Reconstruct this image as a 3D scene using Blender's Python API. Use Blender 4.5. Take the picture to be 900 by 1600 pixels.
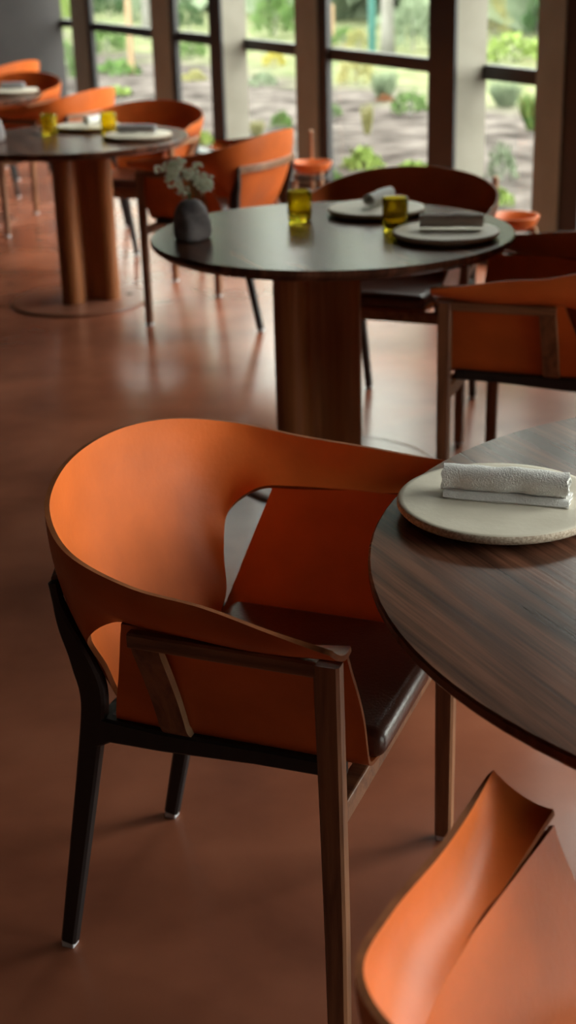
import bpy, bmesh, math, random
from mathutils import Vector, Matrix

scene = bpy.context.scene
for o in list(bpy.data.objects):
    bpy.data.objects.remove(o, do_unlink=True)
COL = scene.collection
PI = math.pi
random.seed(7)

# ------------------------------------------------------------------ camera
cd = bpy.data.cameras.new('camera')
cam = bpy.data.objects.new('camera', cd)
COL.objects.link(cam)
cd.sensor_fit = 'VERTICAL'
cd.sensor_height = 36.0
cd.sensor_width = 36.0
cd.lens = 2210.0 / 1600.0 * 36.0
cd.clip_end = 300
PITCH, ROLL = math.radians(21.84), math.radians(1.607)
fw = Vector((0, math.cos(PITCH), -math.sin(PITCH)))
rt0 = Vector((1, 0, 0))
up0 = rt0.cross(fw)
rt = rt0 * math.cos(ROLL) - up0 * math.sin(ROLL)
up = up0 * math.cos(ROLL) + rt0 * math.sin(ROLL)
m = Matrix((rt, up, -fw)).transposed().to_4x4()
m.translation = Vector((0, 0, 1.515))
cam.matrix_world = m
cd.dof.use_dof = True
cd.dof.focus_distance = 1.95
cd.dof.aperture_fstop = 4.6
scene.camera = cam

# ------------------------------------------------------------------ light
scene.view_settings.view_transform = 'Standard'
scene.view_settings.look = 'None'
scene.view_settings.exposure = 2.05
scene.view_settings.gamma = 1.0
world = bpy.data.worlds.new('overcast_sky')
scene.world = world
world.use_nodes = True
bg = world.node_tree.nodes['Background']
bg.inputs['Color'].default_value = (1.0, 0.975, 0.93, 1)
bg.inputs['Strength'].default_value = 3.6

# room axes: n points out through the glazing, t runs along it
NX, NY = 0.90708, 0.42096
def W(n, s, z=0.0):
    return Vector((NX * n - NY * s, NY * n + NX * s, z))
ROT = math.atan2(NX, -NY)          # angle of t axis
CEIL = 3.2
S0, S1, N0, NG = -3.5, 13.12, -4.6, 3.95

def portal(n, s0, s1, z0, z1):
    ld = bpy.data.lights.new('daylight_portal', 'AREA')
    ld.shape = 'RECTANGLE'
    ld.size = s1 - s0
    ld.size_y = z1 - z0
    ld.cycles.is_portal = True
    o = bpy.data.objects.new('daylight_portal', ld)
    COL.objects.link(o)
    c = W(n, (s0 + s1) / 2, (z0 + z1) / 2)
    t = Vector((-NY, NX, 0)); zz = Vector((NX, NY, 0)); yy = zz.cross(t)
    mm = Matrix((t, yy, zz)).transposed().to_4x4()
    mm.translation = c
    o.matrix_world = mm
portal(NG + 0.2, S0, 2.0, 0.1, 2.95)
portal(NG + 0.2, 4.24, S1, 0.1, 2.95)
# ------------------------------------------------------------------ materials
MATS = {}
def nt(name):
    mt = bpy.data.materials.new(name)
    mt.use_nodes = True
    t = mt.node_tree
    b = t.nodes['Principled BSDF']
    return mt, t, b
def mottled(name, c1, c2, rough=0.5, scale=6.0, stretch=(1, 1, 1), bump=0.0, bscale=60.0, spec=0.5, detail=5.0,
            lo=0.3, hi=0.7, coat=0.0, rvar=0.0, c3=None, dist=0.0, sheen=0.0):
    mt, t, b = nt(name)
    N, L = t.nodes, t.links
    tc = N.new('ShaderNodeTexCoord')
    mp = N.new('ShaderNodeMapping'); mp.inputs['Scale'].default_value = stretch
    L.new(tc.outputs['Object'], mp.inputs['Vector'])
    nz = N.new('ShaderNodeTexNoise'); nz.inputs['Scale'].default_value = scale; nz.inputs['Detail'].default_value = detail
    nz.inputs['Distortion'].default_value = dist
    L.new(mp.outputs['Vector'], nz.inputs['Vector'])
    cr = N.new('ShaderNodeValToRGB')
    cr.color_ramp.elements[0].position = lo; cr.color_ramp.elements[0].color = (*c1, 1)
    cr.color_ramp.elements[1].position = hi; cr.color_ramp.elements[1].color = (*c2, 1)
    if c3:
        e = cr.color_ramp.elements.new((lo + hi) / 2); e.color = (*c3, 1)
    L.new(nz.outputs['Fac'], cr.inputs['Fac'])
    L.new(cr.outputs['Color'], b.inputs['Base Color'])
    b.inputs['Roughness'].default_value = rough
    b.inputs['Specular IOR Level'].default_value = spec
    b.inputs['Coat Weight'].default_value = coat
    if rvar:
        mr = N.new('ShaderNodeMapRange')
        mr.inputs['To Min'].default_value = rough - rvar; mr.inputs['To Max'].default_value = rough + rvar
        L.new(nz.outputs['Fac'], mr.inputs['Value']); L.new(mr.outputs['Result'], b.inputs['Roughness'])
    if bump:
        n2 = N.new('ShaderNodeTexNoise'); n2.inputs['Scale'].default_value = bscale; n2.inputs['Detail'].default_value = 3
        L.new(mp.outputs['Vector'], n2.inputs['Vector'])
        bp = N.new('ShaderNodeBump'); bp.inputs['Strength'].default_value = bump; bp.inputs['Distance'].default_value = 0.004
        L.new(n2.outputs['Fac'], bp.inputs['Height']); L.new(bp.outputs['Normal'], b.inputs['Normal'])
    MATS[name] = mt
    return mt

mottled('leather', (0.40, 0.086, 0.016), (0.70, 0.150, 0.027), rough=0.40, scale=5, lo=.25, hi=.7, bump=.10, bscale=90, rvar=.05, spec=.32)
mottled('leather_edge', (0.16, 0.048, 0.016), (0.25, 0.08, 0.028), rough=0.6, scale=30, spec=.12)
mottled('leather_seat', (0.055, 0.019, 0.012), (0.085, 0.028, 0.016), rough=0.30, scale=8, bump=.15, bscale=200)
mottled('walnut', (0.12, 0.048, 0.022), (0.30, 0.130, 0.060), rough=0.42, scale=9, stretch=(6, 6, .5), bump=.15, bscale=40, detail=7, dist=.6)
mottled('walnut_rail', (0.13, 0.052, 0.024), (0.32, 0.140, 0.064), rough=0.42, scale=9, stretch=(.6, 6, 6), bump=.15, bscale=40, detail=7, dist=.6)
mottled('black_wood', (0.010, 0.009, 0.010), (0.018, 0.014, 0.014), rough=0.5, scale=9, stretch=(6, 6, .5))
mottled('ply_edge', (0.34, 0.20, 0.10), (0.52, 0.34, 0.19), rough=0.5, scale=14, stretch=(12, 1, 1))
mottled('glide', (0.55, 0.57, 0.60), (0.65, 0.67, 0.70), rough=0.4)
mottled('column_wood', (0.26, 0.085, 0.026), (0.38, 0.132, 0.042), rough=0.42, scale=10, stretch=(9, 9, .3), detail=6, spec=.3)
mottled('floor_concrete', (0.15, 0.046, 0.025), (0.40, 0.138, 0.074), rough=0.25, scale=2.2, lo=.24, hi=.76, detail=6,
        rvar=.06, dist=.15, c3=(0.265, 0.086, 0.045), spec=.44)
mottled('base_steel', (0.20, 0.075, 0.045), (0.26, 0.10, 0.06), rough=0.28, scale=4)
mottled('plaster_dark', (0.045, 0.041, 0.041), (0.06, 0.055, 0.055), rough=0.85, scale=3)
mottled('plaster', (0.13, 0.115, 0.105), (0.16, 0.14, 0.13), rough=0.85, scale=2)
mottled('ceiling_paint', (0.09, 0.08, 0.075), (0.11, 0.10, 0.09), rough=0.9, scale=2)
mottled('fin_render', (0.20, 0.185, 0.15), (0.25, 0.235, 0.195), rough=0.85, scale=5, bump=.1, spec=.2)
mottled('post_render', (0.34, 0.43, 0.40), (0.40, 0.50, 0.47), rough=0.8, scale=5, bump=.1)
mottled('frame_metal', (0.016, 0.015, 0.016), (0.022, 0.020, 0.021), rough=0.45, scale=5)
mottled('ceramic', (0.64, 0.585, 0.475), (0.76, 0.70, 0.58), rough=0.6, scale=9, bump=.08, bscale=120)
mottled('ceramic_rim', (0.42, 0.32, 0.23), (0.66, 0.56, 0.44), rough=0.8, scale=260, lo=.4, hi=.6)
mottled('linen', (0.80, 0.79, 0.76), (0.90, 0.89, 0.86), rough=0.95, scale=300, bump=.5, bscale=420)
mottled('linen_grey', (0.36, 0.34, 0.36), (0.46, 0.44, 0.45), rough=0.95, scale=300, bump=.5, bscale=420)
mottled('stone', (0.09, 0.080, 0.088), (0.44, 0.39, 0.39), rough=0.75, scale=14, bump=.5, bscale=60)
mottled('petal', (0.82, 0.84, 0.70), (0.92, 0.93, 0.84), rough=0.7, scale=40)
def translucent(name, k):
    t = MATS[name].node_tree; N, L = t.nodes, t.links
    b = N['Principled BSDF']; col = b.inputs['Base Color'].links[0].from_socket
    tr = N.new('ShaderNodeBsdfTranslucent'); L.new(col, tr.inputs['Color'])
    mx = N.new('ShaderNodeMixShader'); mx.inputs['Fac'].default_value = k
    L.new(b.outputs[0], mx.inputs[1]); L.new(tr.outputs[0], mx.inputs[2]); L.new(mx.outputs[0], N['Material Output'].inputs['Surface'])
translucent('petal', .5)
mottled('petal_core', (0.35, 0.36, 0.08), (0.45, 0.45, 0.12), rough=0.7, scale=40)
mottled('stem_green', (0.08, 0.12, 0.03), (0.13, 0.18, 0.05), rough=0.6, scale=20)
mottled('mulch', (0.105, 0.082, 0.070), (0.26, 0.225, 0.20), rough=0.95, scale=2.2, detail=12, bump=1.0, bscale=6, c3=(0.18, 0.15, 0.13))
mottled('bark_pale', (0.11, 0.105, 0.09), (0.17, 0.165, 0.15), rough=0.9, scale=6, stretch=(1, 1, .3))
mottled('stake_wood', (0.20, 0.13, 0.07), (0.27, 0.18, 0.10), rough=0.8, scale=8, stretch=(4, 4, .4))
mottled('teal_paint', (0.014, 0.085, 0.07), (0.02, 0.105, 0.088), rough=0.5, scale=5)
LEAFC = {
    'lime': ((0.1062, 0.1641, 0.0282), (0.1924, 0.2603, 0.0679)),
    'green': ((0.0439, 0.0963, 0.0240), (0.1062, 0.1741, 0.0481)),
    'dark': ((0.0212, 0.0538, 0.0199), (0.0538, 0.0963, 0.0341)),
    'straw': ((0.1741, 0.1641, 0.0580), (0.2701, 0.2603, 0.1158)),
    'sage': ((0.1062, 0.1443, 0.0862), (0.1840, 0.2220, 0.1443)),
    'rust': ((0.1260, 0.0481, 0.0240), (0.1840, 0.0862, 0.0381)),
    'yellow': ((0.2418, 0.2024, 0.0282), (0.3381, 0.2899, 0.0481)),
}
for k, (a, b_) in LEAFC.items():
    mottled('leaf_' + k, a, b_, rough=0.8, scale=3, spec=.15)

def table_wood():
    mt, t, b = nt('table_walnut')
    N, L = t.nodes, t.links
    tc = N.new('ShaderNodeTexCoord')
    mp = N.new('ShaderNodeMapping'); mp.vector_type = 'TEXTURE'; mp.inputs['Rotation'].default_value = (0, 0, math.radians(-65.8)); mp.inputs['Scale'].default_value = (1/.55, 1/8, 1)
    L.new(tc.outputs['Object'], mp.inputs['Vector'])
    n1 = N.new('ShaderNodeTexNoise'); n1.inputs['Scale'].default_value = 3.2; n1.inputs['Detail'].default_value = 9; n1.inputs['Distortion'].default_value = .8
    L.new(mp.outputs['Vector'], n1.inputs['Vector'])
    mp2 = N.new('ShaderNodeMapping'); mp2.vector_type = 'TEXTURE'; mp2.inputs['Rotation'].default_value = (0, 0, math.radians(-65.8)); mp2.inputs['Scale'].default_value = (1/2.0, 1/60, 1)
    L.new(tc.outputs['Object'], mp2.inputs['Vector'])
    n2 = N.new('ShaderNodeTexNoise'); n2.inputs['Scale'].default_value = 3; n2.inputs['Detail'].default_value = 4
    L.new(mp2.outputs['Vector'], n2.inputs['Vector'])
    cr = N.new('ShaderNodeValToRGB')
    cr.color_ramp.elements[0].position = .28; cr.color_ramp.elements[0].color = (0.036, 0.0145, 0.009, 1)
    cr.color_ramp.elements[1].position = .74; cr.color_ramp.elements[1].color = (0.21, 0.085, 0.048, 1)
    e = cr.color_ramp.elements.new(.5); e.color = (0.108, 0.042, 0.024, 1)
    L.new(n1.outputs['Fac'], cr.inputs['Fac'])
    cr2 = N.new('ShaderNodeValToRGB')
    cr2.color_ramp.elements[0].position = .36; cr2.color_ramp.elements[0].color = (.55, .55, .55, 1)
    cr2.color_ramp.elements[1].position = .55; cr2.color_ramp.elements[1].color = (1, 1, 1, 1)
    L.new(n2.outputs['Fac'], cr2.inputs['Fac'])
    mx = N.new('ShaderNodeMix'); mx.data_type = 'RGBA'; mx.blend_type = 'MULTIPLY'; mx.inputs['Factor'].default_value = .8
    L.new(cr.outputs['Color'], mx.inputs[6]); L.new(cr2.outputs['Color'], mx.inputs[7])
    L.new(mx.outputs[2], b.inputs['Base Color'])
    b.inputs['Roughness'].default_value = .24
    b.inputs['Specular IOR Level'].default_value = .11
    bp = N.new('ShaderNodeBump'); bp.inputs['Strength'].default_value = .06; bp.inputs['Distance'].default_value = .002
    L.new(n2.outputs['Fac'], bp.inputs['Height']); L.new(bp.outputs['Normal'], b.inputs['Normal'])
    MATS['table_walnut'] = mt
table_wood()

def glass_pane():
    mt = bpy.data.materials.new('window_glass'); mt.use_nodes = True
    t = mt.node_tree; N, L = t.nodes, t.links
    N.remove(N['Principled BSDF'])
    tr = N.new('ShaderNodeBsdfTransparent'); tr.inputs['Color'].default_value = (.93, .96, .94, 1)
    gl = N.new('ShaderNodeBsdfGlossy'); gl.inputs['Roughness'].default_value = .02
    lw = N.new('ShaderNodeLayerWeight'); lw.inputs['Blend'].default_value = .5
    pw = N.new('ShaderNodeMath'); pw.operation = 'POWER'; pw.inputs[1].default_value = 5.0
    L.new(lw.outputs['Facing'], pw.inputs[0])
    fr = N.new('ShaderNodeMath'); fr.operation = 'MULTIPLY_ADD'; fr.inputs[1].default_value = .6; fr.inputs[2].default_value = .025
    L.new(pw.outputs[0], fr.inputs[0])
    mx = N.new('ShaderNodeMixShader')
    L.new(fr.outputs[0], mx.inputs['Fac']); L.new(tr.outputs[0], mx.inputs[1]); L.new(gl.outputs[0], mx.inputs[2])
    L.new(mx.outputs[0], N['Material Output'].inputs['Surface'])
    MATS['window_glass'] = mt
glass_pane()
def tumbler_glass():
    mt, t, b = nt('yellow_glass')
    b.inputs['Base Color'].default_value = (1.0, 0.80, 0.05, 1)
    b.inputs['Transmission Weight'].default_value = 0.88
    b.inputs['Roughness'].default_value = .03
    b.inputs['IOR'].default_value = 1.25
    MATS['yellow_glass'] = mt
tumbler_glass()

# ------------------------------------------------------------------ helpers
def link_mesh(name, verts, faces, mats, parent=None, smooth=True, fmat=None):
    me = bpy.data.meshes.new(name)
    me.from_pydata([tuple(v) for v in verts], [], faces)
    for mm in (mats if isinstance(mats, (list, tuple)) else [mats]):
        me.materials.append(MATS[mm])
    if fmat:
        me.polygons.foreach_set('material_index', fmat)
    if smooth:
        me.polygons.foreach_set('use_smooth', [True] * len(me.polygons))
    me.update()
    o = bpy.data.objects.new(name, me)
    COL.objects.link(o)
    if parent is not None:
        o.parent = parent
    return o
def from_bm(name, bm, mats, parent=None, smooth=False):
    bmesh.ops.recalc_face_normals(bm, faces=bm.faces)
    me = bpy.data.meshes.new(name)
    bm.to_mesh(me); bm.free()
    for mm in (mats if isinstance(mats, (list, tuple)) else [mats]):
        me.materials.append(MATS[mm])
    if smooth:
        me.polygons.foreach_set('use_smooth', [True] * len(me.polygons))
    o = bpy.data.objects.new(name, me)
    COL.objects.link(o)
    if parent is not None:
        o.parent = parent
    return o
def empty(name, loc=(0, 0, 0), rz=0.0):
    o = bpy.data.objects.new(name, None)
    COL.objects.link(o)
    o.empty_display_size = .05
    o.location = loc; o.rotation_euler = (0, 0, rz)
    return o
def tag(o, label, cat, group=None):
    o['label'] = label; o['category'] = cat
    if group: o['group'] = group
    return o
def struct(o, label=None, cat=None):
    o['kind'] = 'structure'
    if label: o['label'] = label
    if cat: o['category'] = cat
    return o
def copy_tree(o, parent=None):
    c = o.copy(); COL.objects.link(c)
    if parent is not None:
        c.parent = parent
    for ch in list(o.children):
        copy_tree(ch, c)
    return c
def catmull(P, n=8):
    P = [Vector(p) for p in P]
    P = [2 * P[0] - P[1]] + P + [2 * P[-1] - P[-2]]
    out = []
    for i in range(1, len(P) - 2):
        a, b, d, e = P[i - 1:i + 3]
        for k in range(n):
            t = k / n
            out.append(.5 * (2 * b + (d - a) * t + (2 * a - 5 * b + 4 * d - e) * t * t + (3 * b - a - 3 * d + e) * t ** 3))
    out.append(P[-2])
    return out
def cat_at(P, u):
    """Catmull-Rom through list P at parameter u (knot units)."""
    P = [Vector(p) for p in P]
    P = [2 * P[0] - P[1]] + P + [2 * P[-1] - P[-2]]
    i = min(max(int(u), 0), len(P) - 4); t = u - i
    a, b, d, e = P[i:i + 4]
    return .5 * (2 * b + (d - a) * t + (2 * a - 5 * b + 4 * d - e) * t * t + (3 * b - a - 3 * d + e) * t ** 3)
def thick_sheet(grid, th, name, mats, parent):
    """grid[i][j] of points -> closed sheet of thickness th on the side of its normal; slot 1 on the edges"""
    ni, nj = len(grid), len(grid[0])
    A = []; B = []
    for i in range(ni):
        for j in range(nj):
            di = grid[min(i + 1, ni - 1)][j] - grid[max(i - 1, 0)][j]
            dj = grid[i][min(j + 1, nj - 1)] - grid[i][max(j - 1, 0)]
            nn = di.cross(dj)
            nn = nn.normalized() if nn.length > 1e-12 else Vector((0, 0, 1))
            A.append(grid[i][j]); B.append(grid[i][j] + nn * th)
    V = A + B; off = len(A); F = []; M = []
    for i in range(ni - 1):
        for j in range(nj - 1):
            a, b, c, d = i * nj + j, i * nj + j + 1, (i + 1) * nj + j + 1, (i + 1) * nj + j
            F.append((a, b, c, d)); M.append(0)
            F.append((off + d, off + c, off + b, off + a)); M.append(0)
    # edge strip gets its own verts for a crisp corner
    loop = [j for j in range(nj)] + [i * nj + nj - 1 for i in range(1, ni)] + \
           [(ni - 1) * nj + j for j in range(nj - 2, -1, -1)] + [i * nj for i in range(ni - 2, 0, -1)]
    e0 = len(V)
    k = len(loop)
    V += [V[q] for q in loop] + [V[off + q] for q in loop]
    for q in range(k):
        r = (q + 1) % k
        F.append((e0 + q, e0 + k + q, e0 + k + r, e0 + r)); M.append(1)
    return link_mesh(name, V, F, mats, parent, True, M)
def sweep_box(path, widths, name, mats, parent, updir=Vector((0, 1, 0)), bev=.004, smooth=False):
    """rectangular section swept along path; widths [(w_across, w_updir)]; section with chamfered corners"""
    path = [Vector(p) for p in path]; V = []; F = []; k = 8
    for i, p in enumerate(path):
        d = (path[min(i + 1, len(path) - 1)] - path[max(i - 1, 0)]).normalized()
        y = (updir - d * updir.dot(d)).normalized(); x = y.cross(d)
        w, h = widths[i] if isinstance(widths, list) else widths
        w /= 2; h /= 2; b = min(bev, w * .9, h * .9)
        for (cx, cy) in ((w - b, h), (w, h - b), (w, -h + b), (w - b, -h), (-w + b, -h), (-w, -h + b), (-w, h - b), (-w + b, h)):
            V.append(p + x * cx + y * cy)
    for i in range(len(path) - 1):
        for j in range(k):
            F.append((i * k + j, i * k + (j + 1) % k, (i + 1) * k + (j + 1) % k, (i + 1) * k + j))
    F.append(tuple(range(k - 1, -1, -1))); F.append(tuple(range((len(path) - 1) * k, len(path) * k)))
    bm = bmesh.new()
    vs = [bm.verts.new(v) for v in V]
    for f in F: bm.faces.new([vs[q] for q in f])
    return from_bm(name, bm, mats, parent, smooth)
def lathe(profile, name, mats, parent=None, seg=48, smooth=True, off=(0, 0, 0), fm=None):
    V = []; F = []; M = []
    for (r, z) in profile:
        for k in range(seg):
            a = 2 * PI * k / seg
            V.append((off[0] + r * math.cos(a), off[1] + r * math.sin(a), off[2] + z))
    for i in range(len(profile) - 1):
        for k in range(seg):
            F.append((i * seg + k, i * seg + (k + 1) % seg, (i + 1) * seg + (k + 1) % seg, (i + 1) * seg + k)); M.append(fm[i] if fm else 0)
    F.append(tuple(range(seg - 1, -1, -1))); M.append(fm[0] if fm else 0)
    n = (len(profile) - 1) * seg
    F.append(tuple(range(n, n + seg))); M.append(fm[-1] if fm else 0)
    o = link_mesh(name, V, F, mats, parent, smooth, M)
    return o
def box_bm(bm, x0, x1, y0, y1, z0, z1, bev=0.0, seg=2):
    r = bmesh.ops.create_cube(bm, size=1.0)
    for v in r['verts']:
        v.co = Vector((x0 if v.co.x < 0 else x1, y0 if v.co.y < 0 else y1, z0 if v.co.z < 0 else z1))
    if bev:
        ed = list({e for v in r['verts'] for e in v.link_edges})
        bmesh.ops.bevel(bm, geom=ed, offset=bev, segments=seg, profile=.5, affect='EDGES')
def box(name, x0, x1, y0, y1, z0, z1, mats, parent=None, bev=0.0):
    bm = bmesh.new(); box_bm(bm, x0, x1, y0, y1, z0, z1, bev)
    return from_bm(name, bm, mats, parent)
def room_box(name, n0, n1, s0, s1, z0, z1, mat, parent=None):
    """box in room axes; verts in world space"""
    bm = bmesh.new()
    vs = [bm.verts.new(W(n, s, z)) for n in (n0, n1) for s in (s0, s1) for z in (z0, z1)]
    for f in ((0, 1, 3, 2), (4, 6, 7, 5), (0, 4, 5, 1), (2, 3, 7, 6), (0, 2, 6, 4), (1, 5, 7, 3)):
        bm.faces.new([vs[i] for i in f])
    return from_bm(name, bm, mat, parent)

# ------------------------------------------------------------------ room shell
struct(room_box('floor', N0, NG + .15, S0, S1, -.12, 0.0, 'floor_concrete'), 'polished terracotta concrete floor', 'floor')
struct(room_box('ceiling', N0, NG + .15, S0, S1, CEIL, CEIL + .15, 'ceiling_paint'), 'plain ceiling above the dining room', 'ceiling')
struct(room_box('wall_end', N0, NG + .02, S1, S1 + .2, 0, CEIL, 'plaster_dark'), 'dark grey end wall behind the farthest tables', 'wall')
struct(room_box('wall_back', N0, NG + .15, S0 - .2, S0, 0, CEIL, 'plaster'), 'plain wall behind the viewer', 'wall')
struct(room_box('wall_added_partition', 2.42, NG, 2.12, 2.27, 0, CEIL, 'plaster'), 'short unseen partition wall added to shade the middle chairs', 'wall')  # added out of view to keep near daylight off the middle chairs
struct(room_box('wall_left', N0 - .2, N0, S0, S1, 0, CEIL, 'plaster'), 'plain wall opposite the windows', 'wall')
struct(room_box('wall_head', NG, NG + .15, S0, S1, 2.95, CEIL, 'frame_metal'), 'dark lintel above the tall windows', 'wall')

# posts (light) and jambs (dark) of the glazing, as distances along it; low s = right of the photograph
POST = [(5.424, 5.630), (7.881, 8.179), (10.314, 10.696), (12.314, 12.72)]
JAMB = [(4.24, 4.34), (5.28, 5.424), (7.771, 7.881), (10.22, 10.314), (12.19, 12.314)]
FIN = [(6.112, 6.355), (9.004, 9.203)]
PANE = [(4.34, 5.28), (5.630, 6.112), (6.355, 7.771), (8.179, 9.004), (9.203, 10.22), (10.696, 12.19), (12.72, 13.12)]  # first pane is out of view, added to light the middle table
struct(room_box('wall_added_pier', NG, NG + .15, 2.0, 4.24, 0, 2.95, 'plaster'), 'unseen solid wall added between two runs of windows to limit daylight', 'wall')  # unseen solid stretch, added to hold back daylight from the side
s = 2.0
while s > S0 + 1:      # unseen glazing added beside the viewer to light the foreground
    PANE.append((s - 1.15, s)); JAMB.append((s - 1.27, s - 1.15)); POST.append((s - 1.5, s - 1.27)); s -= 1.5
PANE.append((S0, s))
POSTL = ['light rendered post at the right edge of the photo', 'light rendered post behind the small leather bowl stand',
         'grey post right of the second widest pane', 'grey post beside the end wall']
for i, (a, b_) in enumerate(POST):
    struct(room_box('trim_%d' % (i + 1), NG - .02, NG + .024, a, b_, 0, 2.95, 'post_render'), POSTL[i] if i < len(POSTL) else None, 'post')
FINL = ['deep window pier with a black front and beige flank, right of the wide pane', 'deep window pier with a black front and beige flank, above the chair with its back turned']
for i, (a, b_) in enumerate(FIN):
    f = empty('trim_%d' % (40 + i)); struct(f, FINL[i], 'post')
    room_box('pier_core', NG - .145, NG + .024, a, b_, .0, 2.95, 'fin_render', f)
    room_box('front_plate', NG - .16, NG - .145, a, b_ + .004, .0, 2.95, 'frame_metal', f)
    room_box('shoe', NG - .15, NG + .02, a - .006, b_ + .002, .0, .24, 'frame_metal', f)
for i, (a, b_) in enumerate(JAMB):
    struct(room_box('trim_%d' % (len(POST) + i + 1), NG - .01, NG + .024, a, b_, 0, 2.95, 'frame_metal'), 'black steel window jamb', 'jamb')
struct(room_box('trim_%d' % (len(POST) + len(JAMB) + 1), NG - .03, NG + .10, S0, S1, 0.0, 0.13, 'frame_metal'), 'low black sill along the foot of the windows', 'sill')
for i, (a, b_) in enumerate(PANE):
    w = empty('window_%d' % (i + 1), (0, 0, 0)); struct(w, 'tall garden window with a black transom', 'window')
    room_box('transom', NG + .005, NG + .06, a, b_, .880, .948, 'frame_metal', w)
    room_box('pane', NG + .025, NG + .033, a, b_, .13, .880, 'window_glass', w)
    room_box('pane', NG + .025, NG + .033, a, b_, .948, 2.95, 'window_glass', w)

# ------------------------------------------------------------------ the leather armchair
T_ = [(.271, .355, .705), (.180, .339, .712), (.084, .325, .725), (-.023, .318, .735), (-.126, .290, .758), (-.199, .216, .783), (-.237, .113, .800), (-.249, 0, .805)]
L_ = [(.272, .287, .678), (.132, .286, .661), (.054, .282, .661), (-.019, .276, .660), (-.081, .263, .655), (-.131, .248, .612), (-.128, .215, .549), (-.116, .189, .480), (-.114, .106, .448), (-.116, 0, .444)]
M_ = [(.274, .322, .682), (.176, .325, .679), (.080, .316, .682), (-.023, .310, .690), (-.118, .284, .695), (-.178, .222, .664), (-.200, .130, .622), (-.205, 0, .613)]
LU = [0, .66, 1.62, 3.05, 4.45, 6.0, 7.6, 9.0]
def mirror(P): return list(P) + [(x, -y, z) for (x, y, z) in reversed(P[:-1])]
def make_chair():
    root = empty('leather_armchair')
    # wrap-around back and arm shell
    T, M, L = mirror(T_), mirror(M_), mirror(L_)
    LUm = LU + [18 - q for q in reversed(LU[:-1])]
    nk = len(T); NU = 112; NV = 15
    grid = []
    for i in range(NU + 1):
        u = (nk - 1) * i / NU
        k = min(int(u), nk - 2); f = u - k
        a = LUm[max(k - 1, 0)]; b = LUm[k]; d = LUm[k + 1]; e = LUm[min(k + 2, nk - 1)]
        lu = .5 * (2 * b + (d - a) * f + (2 * a - 5 * b + 4 * d - e) * f * f + (3 * b - a - 3 * d + e) * f ** 3)
        lu = min(max(lu, 0), 18)
        t, mm, l = cat_at(T, u), cat_at(M, u), cat_at(L, lu)
        ctrl = 2 * mm - (t + l) / 2
        row = []
        for j in range(NV):
            v = j / (NV - 1)
            row.append(t * (1 - v) ** 2 + ctrl * 2 * v * (1 - v) + l * v * v)
        grid.append(row)
    thick_sheet(grid, -.0075, 'back_shell', ['leather', 'leather_edge'], root)
    # seat shell: side panels and seat in one folded sheet
    prof = [(.284, .662), (.275, .635), (.262, .605), (.240, .552), (.222, .503), (.206, .466), (.192, .449), (.162, .441), (.110, .437), (0, .435)]
    prof = prof + [(-y, z) for (y, z) in reversed(prof[:-1])]
    pc = catmull([(0, y, z) for (y, z) in prof], 3)
    grid = []
    for p in pc:
        q = min(max((p.z - .44) / .22, 0), 1)
        xr = -.130 + .072 * q
        xf = .268 + .006 * math.sin(q * PI)
        grid.append([Vector((xr + (xf - xr) * j / 10, p.y, p.z)) for j in range(11)])
    thick_sheet(grid, -.006, 'seat_shell', ['leather', 'leather_edge'], root)
    # cushion
    bm = bmesh.new(); box_bm(bm, -.098, .282, -.178, .178, .4385, .486, .021, 5)
    for v in bm.verts:
        if v.co.z > .46:
            v.co.z += .006 * (1 - (v.co.y / .18) ** 2) * (1 - ((v.co.x - .09) / .2) ** 2)
    from_bm('seat_cushion', bm, 'leather_seat', root, True)
    for sgn in (1, -1):
        # front leg
        pth = [(.250, .289 * sgn, .012), (.249, .2895 * sgn, .22), (.247, .294 * sgn, .45), (.246, .299 * sgn, .60), (.246, .301 * sgn, .656)]
        lg = sweep_box(pth, [(.030, .026), (.032, .027), (.034, .026), (.036, .024), (.036, .024)], 'leg', 'walnut', root)
        box('foot_glide', .237, .263, .289 * sgn - .011, .289 * sgn + .011, 0, .012, 'glide', lg, .002)
        # rear leg, kinked at the seat and leaning back to carry the shell
        rp = catmull([(-.250, .195 * sgn, .012), (-.212, .199 * sgn, .20), (-.172, .204 * sgn, .40), (-.157, .209 * sgn, .49), (-.165, .219 * sgn, .555), (-.181, .225 * sgn, .605), (-.190, .229 * sgn, .645), (-.194, .231 * sgn, .680)], 5)
        nn = len(rp)
        wd = [(.026 + .016 * min(1, i / (nn * .45)) - .030 * min(1, max(0, (i / nn - .50) / .35)), .022) for i in range(nn)]
        lg = sweep_box(rp, wd, 'leg', 'black_wood', root)
        box('foot_glide', -.262, -.240, .195 * sgn - .010, .195 * sgn + .010, 0, .012, 'glide', lg, .002)
        # side rail under the seat
        sp = [(-.165, .205 * sgn, .440), (-.135, .206 * sgn, .446), (-.05, .207 * sgn, .4445), (.10, .207 * sgn, .4495), (.235, .207 * sgn, .4500)]
        sweep_box([(x, y, z - .011) for (x, y, z) in sp], [(.058, .022), (.040, .022), (.034, .022), (.028, .022), (.026, .022)], 'side_rail', 'black_wood', root)
        # arm rail
        sweep_box([(.232, .302 * sgn, .6465), (.1, .302 * sgn, .6465), (-.040, .301 * sgn, .6465)], (.023, .018), 'arm_rail', 'walnut_rail', root, bev=.003)
        # bent ply strap holding the side panel
        yz = [(.304, .652), (.300, .628), (.287, .600), (.270, .565), (.252, .525), (.239, .492), (.229, .466), (.214, .450), (.196, .447), (.186, .452)]
        pc = catmull([(0, y * sgn, z) for (y, z) in yz], 4)
        grid = []
        for i, p in enumerate(pc):
            c = -.018 - .002 * i / len(pc)
            grid.append([Vector((c - .021 + .042 * j / 2, p.y, p.z)) for j in range(3)])
        thick_sheet(grid, .013 * sgn, 'arm_strap', ['walnut', 'ply_edge'], root)
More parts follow.
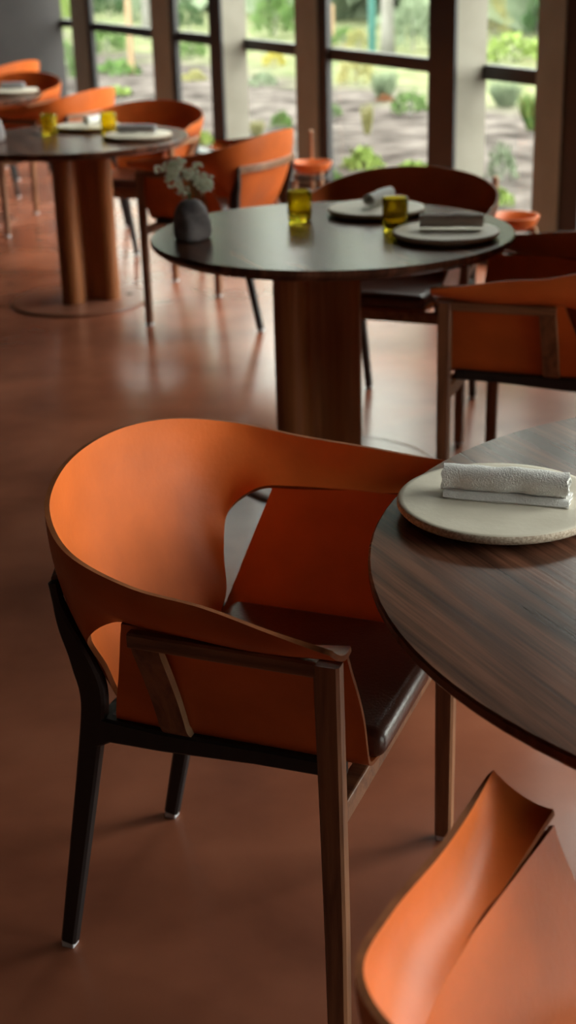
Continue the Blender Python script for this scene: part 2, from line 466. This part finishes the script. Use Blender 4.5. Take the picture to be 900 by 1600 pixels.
    box('front_rail', .232, .258, -.278, .278, .392, .428, 'walnut_rail', root, .003)
    box('rear_rail', -.178, -.156, -.2, .2, .405, .430, 'black_wood', root, .003)
    bp = catmull([(-.194, -.226, .672), (-.228, -.13, .672), (-.239, 0, .672), (-.228, .13, .672), (-.194, .226, .672)], 5)
    sweep_box(bp, (.012, .030), 'back_rail', 'walnut_rail', root, updir=Vector((0, 0, 1)), bev=.003)
    return root
chair = make_chair()
CH = [  # x, y, yaw, label
    (-.072, 1.987, -21.56, 'large tan leather armchair in the foreground tucked under the near table'),
    (.362, .857, 57.5, 'bright orange leather armchair cut off at the lower right corner'),
    (.756, 3.752, 158.7, 'dark leather armchair seen from the side at the right edge, beside the middle table'),
    (.390, 4.668, -113.1, 'dark armchair behind the middle table with its curved back towards the window'),
    (-.217, 6.132, 150.8, 'orange-backed armchair between the vase and the yellow glasses, back turned to the viewer'),
    (-.685, 7.202, -113.1, 'dark curved armchair behind the left pedestal table, facing the viewer'),
    (-1.206, 8.289, 151.1, 'orange armchair back beyond the left table, just left of the dark curved one'),
    (-1.668, 9.243, -115.4, 'dark curved armchair at the far left table with its arm end showing'),
    (-1.99, 10.60, 151.0, 'farthest orange armchair back against the dark end wall'),
]
for i, (x, y, a, lab) in enumerate(CH):
    o = chair if i == 0 else copy_tree(chair)
    o.location = (x, y, 0); o.rotation_euler = (0, 0, math.radians(a))
    tag(o, lab, 'chair', 'leather armchairs in the dining room')

# ------------------------------------------------------------------ tables
def make_table(R, colrot, coloff, name='pedestal_table'):
    root = empty(name)
    top = lathe([(R - .030, .708), (R - .022, .708), (R - .004, .722), (R, .727), (R, .737), (R - .003, .740), (0.001, .740)], 'tabletop', 'table_walnut', root, 96, False)
    for p in top.data.polygons: p.use_smooth = False
    # three-lobed column, one continuous surface
    d, r = .103, .048
    pts = []
    K = 240
    for k in range(K):
        a = 2 * PI * k / K
        best = .030
        for q in range(3):
            c = colrot + q * 2 * PI / 3
            bx = d * math.cos(a - c); by = d * math.sin(a - c)
            if abs(by) < r and bx > 0:
                best = max(best, bx + math.sqrt(r * r - by * by))
        pts.append((best * math.cos(a) + coloff[0], best * math.sin(a) + coloff[1]))
    V = [(x, y, .012) for (x, y) in pts] + [(x, y, .708) for (x, y) in pts]
    F = [(k, (k + 1) % K, K + (k + 1) % K, K + k) for k in range(K)]
    link_mesh('column', V, F, 'column_wood', root, True)
    lathe([(.320, 0), (.321, .003), (.318, .010), (.30, .012), (.001, .012)], 'base_plate', 'base_steel', root, 64, False)
    lathe([(.016, .0122), (.016, .014), (.012, .0155), (.001, .0155)], 'cover_cap', 'frame_metal', root, 20, False, (coloff[0] + .185, coloff[1] + .06, 0))
    return root
TB = [(.804, 1.710, .699, 0, (0, 0), 'large walnut table in the foreground at the right edge'),
      (.150, 4.104, .525, -0.1, (-.068, 0), 'round walnut table with the flower vase on a lobed column'),
      (-.936, 6.499, .538, -0.1, (.035, 0), 'round pedestal table at the left with its whole column and base plate in view'),
      (-1.925, 8.656, .538, -0.1, (.035, 0), 'farthest round table at the left edge, only its right rim showing')]
for (x, y, R, a, co, lab) in TB:
    t = make_table(R, a, co)
    t.location = (x, y, 0); tag(t, lab, 'table', 'round walnut pedestal tables')

# ------------------------------------------------------------------ tableware
ZT = .7405
def make_plate():
    return lathe([(.100, 0), (.128, .0015), (.146, .009), (.150, .0135), (.150, .0185), (.1475, .0215), (.140, .0220), (.11, .0214), (.001, .0212)],
                 'stoneware_plate', ['ceramic', 'ceramic_rim'], None, 72, True, fm=[1, 1, 1, 1, 1, 0, 0, 0, 0])
plate = make_plate()
PL = [(.309, 1.912, 'large pale stoneware plate on the near table'),
      (.297, 4.375, 'pale plate on the middle table nearest the window chair, behind the glasses'),
      (.464, 3.965, 'pale plate at the right rim of the middle table'),
      (-.885, 6.80, 'plate at the far side of the left table, behind the short glass'),
      (-.615, 6.400, 'plate at the right rim of the left table'),
      (-1.56, 8.72, 'plate on the farthest table at the left edge')]
for i, (x, y, lab) in enumerate(PL):
    o = plate if i == 0 else plate.copy()
    if i: COL.objects.link(o)
    o.location = (x, y, ZT); tag(o, lab, 'plate', 'stoneware plates on the tables')
ZP = ZT + .0214
def make_napkin(length, mat, flap=True):
    """rolled linen napkin, axis along x, resting on z=0; flap lies towards -y"""
    root = empty('rolled_napkin')
    NS = 70; sec = []
    for i in range(NS + 1):
        a = i / NS
        ang = -PI / 2 - a * 2 * PI * 2.4
        rr = .0215 * (1 - .62 * a)
        sec.append((rr * 1.08 * math.cos(ang), .0205 + rr * .95 * math.sin(ang)))
    grid = []
    NXs = 30
    rnd = random.Random(3)
    for (y, z) in sec:
        row = []
        for j in range(NXs + 1):
            x = -length / 2 + length * j / NXs
            wob = .0007 * math.sin(x * 70) + .0005 * math.sin(x * 133 + y * 80)
            e = .0015 * math.sin(z * 260 + y * 190) * (1 if j in (0, NXs) else 0)
            row.append(Vector((x + e, y + wob, z + wob * .8 + .0012 * math.sin(x * 22 + 1))))
        grid.append(row)
    zmin = min(p.z for r_ in grid for p in r_)
    for r_ in grid:
        for p in r_: p.z += .0035 - zmin
    thick_sheet(grid, .0022, 'roll', [mat, mat], root)
    if flap:
        grid = []
        for i in range(15):
            y = .016 - .048 * i / 14
            row = []
            for j in range(NXs + 1):
                x = -length / 2 + length * j / NXs
                row.append(Vector((x + .004 + .0008 * math.sin(i), y + .001 * math.sin(x * 40), .0012 + .0052 * min(1, max(0, (14 - i) / 2.5)) * (1 if i > 11 else 1) + .0004 * math.sin(x * 60 + i))))
            grid.append(row)
        thick_sheet(grid, .0020, 'flap', [mat, mat], root)
        # underside of the folded flap
        g2 = [[Vector((p.x, p.y, .0006)) for p in r_] for r_ in grid]
        thick_sheet(g2, .0016, 'flap_fold', [mat, mat], root)
    return root
NP = [((.231, 1.948), (.404, 1.892), 'linen', True, 'white rolled linen napkin with its folded edge showing on the near plate'),
      ((.272, 4.355), (.345, 4.500), 'linen', False, 'white napkin rolled end-on on the plate behind the glasses'),
      ((.395, 4.000), (.570, 3.973), 'linen', False, 'pale grey napkin roll lying along the plate at the rim of the middle table'),
      ((-.885, 6.76), (-.805, 6.885), 'linen', False, 'white napkin roll on the far plate of the left table'),
      ((-.701, 6.405), (-.532, 6.365), 'linen_grey', False, 'grey napkin roll with a white end on the right plate of the left table'),
      ((-1.62, 8.76), (-1.50, 8.72), 'linen_grey', False, 'grey napkin roll on the plate at the farthest table')]
for (a, b_, mt, fl, lab) in NP:
    a = Vector(a); b_ = Vector(b_); d = b_ - a
    o = make_napkin(d.length if fl else max(.15, d.length), mt, fl)
    c = (a + b_) / 2
    o.location = (c.x, c.y, ZP - .0002); o.rotation_euler = (0, 0, math.atan2(d.y, d.x))
    tag(o, lab, 'napkin', 'rolled napkins')

tumb = lathe([(.030, 0), (.034, .002), (.0355, .010), (.037, .050), (.0378, .088), (.0372, .0895), (.0352, .0885), (.0338, .040), (.031, .024), (.022, .018), (.001, .0165)],
             'tumbler', 'yellow_glass', None, 48, True)
GL = [(.061, 4.297, 'clear yellow tumbler standing alone at the back of the middle table'),
      (.335, 4.131, 'yellow tumbler between the two plates of the middle table'),
      (-1.040, 6.66, 'tall-looking yellow tumbler left of the plates on the left table'),
      (-.765, 6.63, 'yellow tumbler between the two plates of the left table')]
for i, (x, y, lab) in enumerate(GL):
    o = tumb if i == 0 else tumb.copy()
    if i: COL.objects.link(o)
    o.location = (x, y, ZT); tag(o, lab, 'tumbler', 'yellow glass tumblers')

# stone vase
def make_vase():
    root = empty('stone_vase')
    prof = [(.044, 0), (.0505, .006), (.0535, .022), (.0525, .045), (.0480, .070), (.0395, .092), (.0270, .107), (.0150, .1125), (.0115, .1125), (.0105, .100), (.001, .09)]
    seg = 48; V = []; F = []
    rnd = random.Random(5)
    for (r, z) in prof:
        for k in range(seg):
            a = 2 * PI * k / seg
            q = 1 + .05 * math.sin(2 * a + .6) + .03 * math.sin(3 * a + z * 30) + .02 * math.sin(5 * a + z * 50)
            if r < .02: q = 1
            # a flatter face towards the left
            x, y = r * q * math.cos(a), r * q * math.sin(a)
            f = x * -.75 + y * -.66
            if f > .040 and r > .02:
                k2 = (f - .040) * .75
                x -= -.75 * k2; y -= -.66 * k2
            V.append((x, y, z))
    for i in range(len(prof) - 1):
        for k in range(seg):
            F.append((i * seg + k, i * seg + (k + 1) % seg, (i + 1) * seg + (k + 1) % seg, (i + 1) * seg + k))
    F.append(tuple(range(seg - 1, -1, -1)))
    n = (len(prof) - 1) * seg; F.append(tuple(range(n, n + seg)))
    link_mesh('vase_body', V, F, 'stone', root)
    return root
v1 = make_vase(); v1.location = (-.252, 4.055, ZT); tag(v1, 'dark rough stone vase holding white flowers on the middle table', 'vase')
v2 = copy_tree(v1); v2.location = (-1.262, 6.44, ZT); tag(v2, 'stone vase on the left table, cut off by the left edge', 'vase')

# flower sprigs: stem + one part of tiny blossoms each
def make_sprig(base, tip, spread, nflow, seed):
    rnd = random.Random(seed)
    base = Vector(base); tip = Vector(tip)
    root = empty('flower_sprig', base)
    d = tip - base
    midp = d * .5 + Vector((d.x * -.15, d.y * -.15, .008))
    sp = catmull([(0, 0, 0), midp, d], 5)
    sweep_box(sp, (.0022, .0022), 'stem', 'stem_green', root, updir=Vector((.31, .95, 0)), bev=.0006)
    V = []; F = []; M = []
    for q in range(int(nflow * 1.25)):
        while True:
            p = Vector((rnd.uniform(-1, 1), rnd.uniform(-1, 1), rnd.uniform(-1, 1)))
            if p.length < 1: break
        c = d + Vector((p.x * spread, p.y * spread, p.z * spread * .85))
        nrm = (p + Vector((.15, -.5, .7)) + Vector((rnd.uniform(-.4, .4), rnd.uniform(-.4, .4), rnd.uniform(-.4, .4)))).normalized()
        xx = nrm.cross(Vector((.3, .2, .9))).normalized(); yy = nrm.cross(xx)
        R = rnd.uniform(.0050, .0072)
        ph = rnd.uniform(0, 1)
        for k in range(5):
            a = 2 * PI * (k / 5) + ph; w = .52
            i0 = len(V)
            V.append(c)
            V.append(c + (xx * math.cos(a - w) + yy * math.sin(a - w)) * R * .75 + nrm * .0012)
            V.append(c + (xx * math.cos(a) + yy * math.sin(a)) * R + nrm * .0022)
            V.append(c + (xx * math.cos(a + w) + yy * math.sin(a + w)) * R * .75 + nrm * .0012)
            F.append((i0, i0 + 1, i0 + 2, i0 + 3)); M.append(0)
        i0 = len(V); r2 = R * .28
        for k in range(4):
            a = PI / 2 * k
            V.append(c + (xx * math.cos(a) + yy * math.sin(a)) * r2 + nrm * .0012)
        V.append(c + nrm * .0030)
        for k in range(4):
            F.append((i0 + k, i0 + (k + 1) % 4, i0 + 4)); M.append(1)
    b = link_mesh('blossoms', V, F, ['petal', 'petal_core'], root, True, M)
    b['kind'] = 'stuff'
    # a few small leaves
    V = []; F = []
    for q in range(7):
        p = d * rnd.uniform(.45, .95) + Vector((rnd.uniform(-1, 1), rnd.uniform(-1, 1), rnd.uniform(-.6, .6))) * spread * .7
        a = rnd.uniform(0, 2 * PI); l = .012; i0 = len(V)
        dx = Vector((math.cos(a), math.sin(a), rnd.uniform(-.3, .6))); sx = dx.cross(Vector((0, 0, 1))).normalized()
        V += [p, p + dx * l * .5 + sx * .003, p + dx * l, p + dx * l * .5 - sx * .003]; F.append((i0, i0 + 1, i0 + 2, i0 + 3))
    lf = link_mesh('leaves', V, F, 'stem_green', root, False); lf['kind'] = 'stuff'
    return root
bz = ZT + .098
bx, by = -.252, 4.055
SPR = [((-.052, .01, .085), .026, 48, 'white blossom sprig at the upper left of the bouquet'),
       ((-.030, -.01, .100), .024, 44, 'white blossom sprig at the top of the bouquet'),
       ((-.040, -.02, .058), .026, 46, 'white blossom sprig in the left middle of the bouquet'),
       ((-.018, -.022, .028), .017, 20, 'small white blossom cluster spilling over the vase mouth'),
       ((.006, .01, .070), .022, 34, 'white blossom sprig in the centre of the bouquet'),
       ((.040, .00, .052), .030, 60, 'full white blossom sprig at the right of the bouquet'),
       ((.024, .015, .090), .013, 14, 'small blossom sprig rising between the two bouquet halves'),
       ((.048, -.01, .035), .019, 30, 'white blossom sprig low on the right of the bouquet'),
       ((-.088, .02, .085), .014, 6, 'sparse blossom sprig reaching out to the far left')]
for i, (d, sp_, nf, lab) in enumerate(SPR):
    a = 2 * PI * i / len(SPR)
    base = (bx + .005 * math.cos(a), by + .005 * math.sin(a), bz)
    o = make_sprig(base, (bx + d[0], by + d[1], ZT + .113 + d[2]), sp_, nf, 100 + i)
    tag(o, lab, 'flower', 'white blossom sprigs in the vase')

# ------------------------------------------------------------------ small bowl stands by the windows
def make_stand():
    root = empty('bowl_stand')
    R, z = .108, .455
    lathe([(.030, z - .062), (.070, z - .056), (.094, z - .035), (R, z - .004), (R, z), (R - .006, z), (R - .014, z - .028), (.072, z - .046), (.001, z - .050)],
          'bowl', 'leather', root, 40)
    for k, a in enumerate((-60, 88, 205)):
        a = math.radians(a)
        top = .60 if k == 1 else z - .045
        r0, r1 = (.150, .088) if k != 1 else (.150, .112)
        ca, sa = math.cos(a), math.sin(a)
        rt_ = r0 + (r1 - r0) * (top / .41) if k != 1 else r1 + .004
        pth = [(r0 * ca, r0 * sa, 0), ((r0 + rt_) / 2 * ca, (r0 + rt_) / 2 * sa, top / 2), (rt_ * ca, rt_ * sa, top)]
        sweep_box(pth, (.024, .020), 'leg', 'walnut_light', root, updir=Vector((-sa, ca, 0)))
    rp = [(.098 * math.cos(2 * PI * k / 24), .098 * math.sin(2 * PI * k / 24), z - .075) for k in range(25)]
    sweep_box(rp, (.014, .018), 'hoop', 'black_wood', root, updir=Vector((0, 0, 1)), bev=.003)
    return root
mottled('walnut_light', (0.26, 0.115, 0.052), (0.42, 0.21, 0.11), rough=0.45, scale=9, stretch=(6, 6, .6))
st = make_stand()
ST = [(.176, 7.585, 'small leather bowl stand with wooden legs left of the dark curved chair'),
      (.965, 5.870, 'small leather bowl stand at the right, half hidden by the middle table'),
      (-1.36, 10.10, 'farthest bowl stand, only its wooden upright and rim showing')]
for i, (x, y, lab) in enumerate(ST):
    o = st if i == 0 else copy_tree(st)
    o.location = (x, y, 0); o.rotation_euler = (0, 0, [0, .6, -.2][i]); tag(o, lab, 'stand', 'bowl stands by the windows')

# ------------------------------------------------------------------ garden
def ground():
    V = []; F = []
    NN, NS_ = 60, 60
    rnd = random.Random(2)
    for i in range(NN + 1):
        n = NG + .15 + (i / NN) ** 2 * 75
        for j in range(NS_ + 1):
            s_ = -25 + 95 * j / NS_
            h = -.03 + .03 * math.sin(n * 1.3 + s_ * .7) + .025 * math.sin(s_ * 1.9 - n)
            if i == 0: h = -.05
            V.append(W(n, s_, h - .02))
    for i in range(NN):
        for j in range(NS_):
            a = i * (NS_ + 1) + j
            F.append((a, a + 1, a + NS_ + 2, a + NS_ + 1))
    return link_mesh('ground', V, F, 'garden_ground', None, True)
def ground_mat():
    mt, t, b = nt('garden_ground')
    N, L = t.nodes, t.links
    tc = N.new('ShaderNodeTexCoord')
    n1 = N.new('ShaderNodeTexNoise'); n1.inputs['Scale'].default_value = 3.0; n1.inputs['Detail'].default_value = 12
    n2 = N.new('ShaderNodeTexNoise'); n2.inputs['Scale'].default_value = .55; n2.inputs['Detail'].default_value = 4
    L.new(tc.outputs['Object'], n1.inputs['Vector']); L.new(tc.outputs['Object'], n2.inputs['Vector'])
    c1 = N.new('ShaderNodeValToRGB')
    c1.color_ramp.elements[0].position = .3; c1.color_ramp.elements[0].color = (0.020, 0.017, 0.0155, 1)
    c1.color_ramp.elements[1].position = .7; c1.color_ramp.elements[1].color = (0.12, 0.105, 0.096, 1)
    L.new(n1.outputs['Fac'], c1.inputs['Fac'])
    c2 = N.new('ShaderNodeValToRGB')
    c2.color_ramp.elements[0].position = .3; c2.color_ramp.elements[0].color = (0.05, 0.068, 0.03, 1)
    c2.color_ramp.elements[1].position = .7; c2.color_ramp.elements[1].color = (0.185, 0.19, 0.11, 1)
    L.new(n1.outputs['Fac'], c2.inputs['Fac'])
    # planted lawn further out, mulch bed near the building
    dp = N.new('ShaderNodeVectorMath'); dp.operation = 'DOT_PRODUCT'; dp.inputs[1].default_value = (NX, NY, 0)
    L.new(tc.outputs['Object'], dp.inputs[0])
    ad = N.new('ShaderNodeMath'); ad.operation = 'MULTIPLY_ADD'; ad.inputs[1].default_value = 3.0
    L.new(n2.outputs['Fac'], ad.inputs[0]); L.new(dp.outputs['Value'], ad.inputs[2])
    mr = N.new('ShaderNodeMapRange'); mr.inputs['From Min'].default_value = 9.0; mr.inputs['From Max'].default_value = 10.2
    L.new(ad.outputs[0], mr.inputs['Value'])
    mx = N.new('ShaderNodeMix'); mx.data_type = 'RGBA'
    L.new(mr.outputs['Result'], mx.inputs['Factor']); L.new(c1.outputs['Color'], mx.inputs[6]); L.new(c2.outputs['Color'], mx.inputs[7])
    L.new(mx.outputs[2], b.inputs['Base Color'])
    b.inputs['Roughness'].default_value = 1.0
    b.inputs['Specular IOR Level'].default_value = 0.0
    MATS['garden_ground'] = mt
ground_mat()
struct(ground(), 'garden ground of grey mulch turning to planted green', 'ground')

def shrub_mesh(kind, mat, seed, n=260):
    rnd = random.Random(seed); V = []; F = []
    for q in range(n):
        if kind == 'round':
            a = rnd.uniform(0, 2 * PI); e = math.acos(rnd.uniform(0, 1)); r = rnd.uniform(.55, 1.0)
            p = Vector((math.cos(a) * math.sin(e) * r, math.sin(a) * math.sin(e) * r, .12 + .9 * math.cos(e) * r))
            l = rnd.uniform(.16, .30); d = (p + Vector((rnd.uniform(-.5, .5), rnd.uniform(-.5, .5), rnd.uniform(-.2, .6)))).normalized(); w = l * .32
        elif kind == 'tuft':
            a = rnd.uniform(0, 2 * PI); r = rnd.uniform(0, .25)
            p = Vector((math.cos(a) * r, math.sin(a) * r, 0)); k = rnd.uniform(.2, .75)
            d = Vector((math.cos(a) * k, math.sin(a) * k, 1)).normalized(); l = rnd.uniform(.6, 1.05); w = .035
        else:  # mound
            a = rnd.uniform(0, 2 * PI); r = math.sqrt(rnd.uniform(0, 1))
            p = Vector((math.cos(a) * r, math.sin(a) * r, .05 + .55 * (1 - r * r) * rnd.uniform(.5, 1)))
            d = Vector((rnd.uniform(-1, 1), rnd.uniform(-1, 1), rnd.uniform(.1, 1))).normalized(); l = rnd.uniform(.18, .36); w = l * .3
        sx = d.cross(Vector((rnd.uniform(-1, 1), rnd.uniform(-1, 1), .3))).normalized() * w
        i0 = len(V)
        V += [p, p + d * l * .5 + sx, p + d * l, p + d * l * .5 - sx]
        F.append((i0, i0 + 1, i0 + 2, i0 + 3))
    me = bpy.data.meshes.new('foliage')
    me.from_pydata([tuple(v) for v in V], [], F); me.materials.append(MATS[mat]); me.update()
    return me
SM = {}
def shrub(kind, col, x, y, r, h, label):
    k = (kind, col)
    if k not in SM: SM[k] = shrub_mesh(kind, 'leaf_' + col, len(SM) + 20)
    root = empty({'round': 'garden_shrub', 'tuft': 'grass_tuft', 'mound': 'ground_cover_plant'}[kind], (x, y, -.06))
    o = bpy.data.objects.new('foliage', SM[k]); COL.objects.link(o); o.parent = root; o.scale = (r, r, h); o.rotation_euler = (0, 0, x * 7)
    if kind == 'round':
        st_ = sweep_box([(0, 0, 0), (.02 * r, 0, h * .3), (0, .02 * r, h * .6)], (.03, .03), 'stem', 'bark_pale', root)
    tag(root, label, {'round': 'shrub', 'tuft': 'grass', 'mound': 'plant'}[kind], 'garden plants outside the windows')
GARDEN = [
    ('mound', 'lime', 0.62, 10.68, 0.151, 0.253, 'lime green plant low in the middle of the wide garden pane'),
    ('mound', 'lime', 1.00, 10.61, 0.129, 0.113, 'low green plant at the lower right corner of the wide pane'),
    ('mound', 'green', 0.39, 10.00, 0.073, 0.155, 'green plant at the lower left corner of the wide pane'),
    ('tuft', 'straw', 0.79, 12.77, 0.091, 0.310, 'tall straw-yellow grass in the middle of the wide pane'),
    ('round', 'green', 0.56, 14.22, 0.074, 0.125, 'small green shrub at the left of the wide pane'),
    ('round', 'green', 1.30, 14.26, 0.188, 0.213, 'broad green shrub at the right of the wide pane'),
    ('tuft', 'sage', 1.15, 15.65, 0.256, 0.356, 'sage grass clump just below the transom of the wide pane'),
    ('mound', 'rust', 1.15, 15.51, 0.092, 0.127, 'rust-brown plant at the foot of the sage grass clump'),
    ('round', 'straw', 0.95, 17.40, 0.220, 0.341, 'yellowish shrub below the transom of the wide pane'),
    ('round', 'green', 1.14, 24.55, 0.250, 0.275, 'green shrub above the transom at the left of the wide pane'),
    ('round', 'sage', 2.13, 22.93, 0.315, 0.792, 'tall sage shrub above the transom at the right of the wide pane'),
    ('round', 'straw', 1.32, 23.55, 0.185, 0.305, 'straw-coloured shrub beside the teal post'),
    ('tuft', 'green', 2.24, 12.76, 0.218, 0.394, 'green grass clump in the right pane below the transom'),
    ('mound', 'lime', 1.38, 9.06, 0.111, 0.163, 'lime plant low in the right pane'),
    ('round', 'sage', 1.55, 9.99, 0.101, 0.245, 'sage shrub at the lower left of the right pane'),
    ('tuft', 'sage', 2.28, 14.58, 0.280, 0.320, 'sage grass under the transom of the right pane'),
    ('round', 'lime', 3.20, 20.00, 0.473, 0.347, 'wide lime shrub above the transom of the right pane'),
    ('round', 'dark', 4.44, 25.11, 0.246, 0.649, 'dark green shrub high in the right pane'),
    ('round', 'straw', 3.73, 25.43, 0.299, 0.657, 'straw-coloured shrub at the top left of the right pane'),
    ('round', 'green', 0.01, 27.14, 0.424, 0.817, 'green shrub at the top of the pane left of the bowl stand'),
    ('round', 'yellow', -0.02, 20.48, 0.161, 0.213, 'yellow flowering plant below the transom left of the bowl stand'),
    ('mound', 'sage', -0.16, 17.74, 0.175, 0.247, 'sage ground plant in the pane left of the bowl stand'),
    ('mound', 'green', 0.04, 13.51, 0.108, 0.206, 'green plant low in the pane left of the bowl stand'),
    ('tuft', 'straw', -0.18, 12.85, 0.120, 0.170, 'straw grass low beside the light post'),
    ('round', 'dark', -1.74, 30.52, 0.297, 0.523, 'dark green shrub at the top of the narrow pane'),
    ('round', 'green', -1.25, 22.22, 0.218, 0.346, 'green shrub below the transom of the narrow pane'),
    ('mound', 'straw', -1.03, 18.44, 0.167, 0.214, 'straw ground plant in the narrow pane'),
    ('mound', 'lime', -0.63, 12.39, 0.099, 0.175, 'lime plant low in the narrow pane'),
    ('round', 'dark', -4.05, 36.71, 0.428, 0.627, 'dark green shrub at the top of the far wide pane'),
    ('round', 'green', -2.72, 24.14, 0.331, 0.458, 'green shrub below the transom of the far wide pane'),
    ('round', 'sage', -2.93, 33.14, 0.258, 0.567, 'sage shrub beside the wooden stake'),
    ('mound', 'green', -2.12, 19.92, 0.314, 0.299, 'green ground plant in the far wide pane'),
    ('mound', 'lime', -1.87, 17.06, 0.203, 0.158, 'lime ground plant low in the far wide pane'),
    ('round', 'lime', -4.07, 29.02, 0.226, 0.996, 'bright green shrub in the sliver pane beside the end wall'),
    ('round', 'green', -2.69, 18.95, 0.150, 0.494, 'green shrub low in the sliver pane beside the end wall'),
]
for g in GARDEN: shrub(*g)
def tree(x, y, r, h, label):
    root = empty('garden_tree', (x, y, -.06))
    lathe([(r * 1.3, 0), (r, .4), (r * .85, h * .5), (r * .6, h)], 'trunk', 'bark_pale', root, 16)
    if ('round', 'sage') not in SM: SM[('round', 'sage')] = shrub_mesh('round', 'leaf_sage', 77)
    o = bpy.data.objects.new('crown', SM[('round', 'sage')]); COL.objects.link(o); o.parent = root
    o.location = (0, 0, h * .75); o.scale = (h * .28, h * .28, h * .4)
    tag(root, label, 'tree', 'garden trees')
def post(name, x, y, w, h, mat, label):
    o = sweep_box([(0, 0, 0), (0, 0, h * .96), (0, 0, h)], [(w, w), (w, w), (w * .7, w * .7)], name, mat, None)
    o.location = (x, y, -.06); tag(o, label, 'post')
tree(1.65, 21.76, 0.094, 7.0, 'pale tree trunk above the transom of the wide pane')
tree(-2.39, 28.24, 0.085, 7.0, 'pale trunk at the right of the far wide pane')
post('garden_post', 1.47, 22.50, 0.107, 2.6, 'teal_paint', 'teal painted post above the transom of the wide pane')
post('garden_stake', 0.96, 24.95, 0.086, 0.64, 'stake_wood', 'short wooden stake at the upper left of the wide pane')
post('garden_stake', -1.93, 19.86, 0.077, 0.96, 'stake_wood', 'tall wooden stake in the far wide pane')

# tree belt beyond the garden
def tree_belt():
    rnd = random.Random(31); V = []; F = []
    for q in range(12000):
        s_ = rnd.uniform(6, 66); top = 6.9 + 1.2 * math.sin(s_ * .35) + 1.3 * math.sin(s_ * .93 + 1)
        p = W(15 + rnd.uniform(0, 5), s_, rnd.uniform(0.0, 1.0) ** .8 * top)
        d = Vector((rnd.uniform(-1, 1), rnd.uniform(-1, 1), rnd.uniform(-.6, 1))).normalized(); l = rnd.uniform(.9, 1.9)
        sx = d.cross(Vector((rnd.uniform(-1, 1), rnd.uniform(-1, 1), .3))).normalized() * l * .38
        i0 = len(V); V += [p, p + d * l * .5 + sx, p + d * l, p + d * l * .5 - sx]; F.append((i0, i0 + 1, i0 + 2, i0 + 3))
    o = link_mesh('tree_belt', V, F, 'leaf_sage', None, False)
    o['kind'] = 'stuff'; o['label'] = 'soft green belt of trees beyond the garden'; o['category'] = 'trees'
tree_belt()
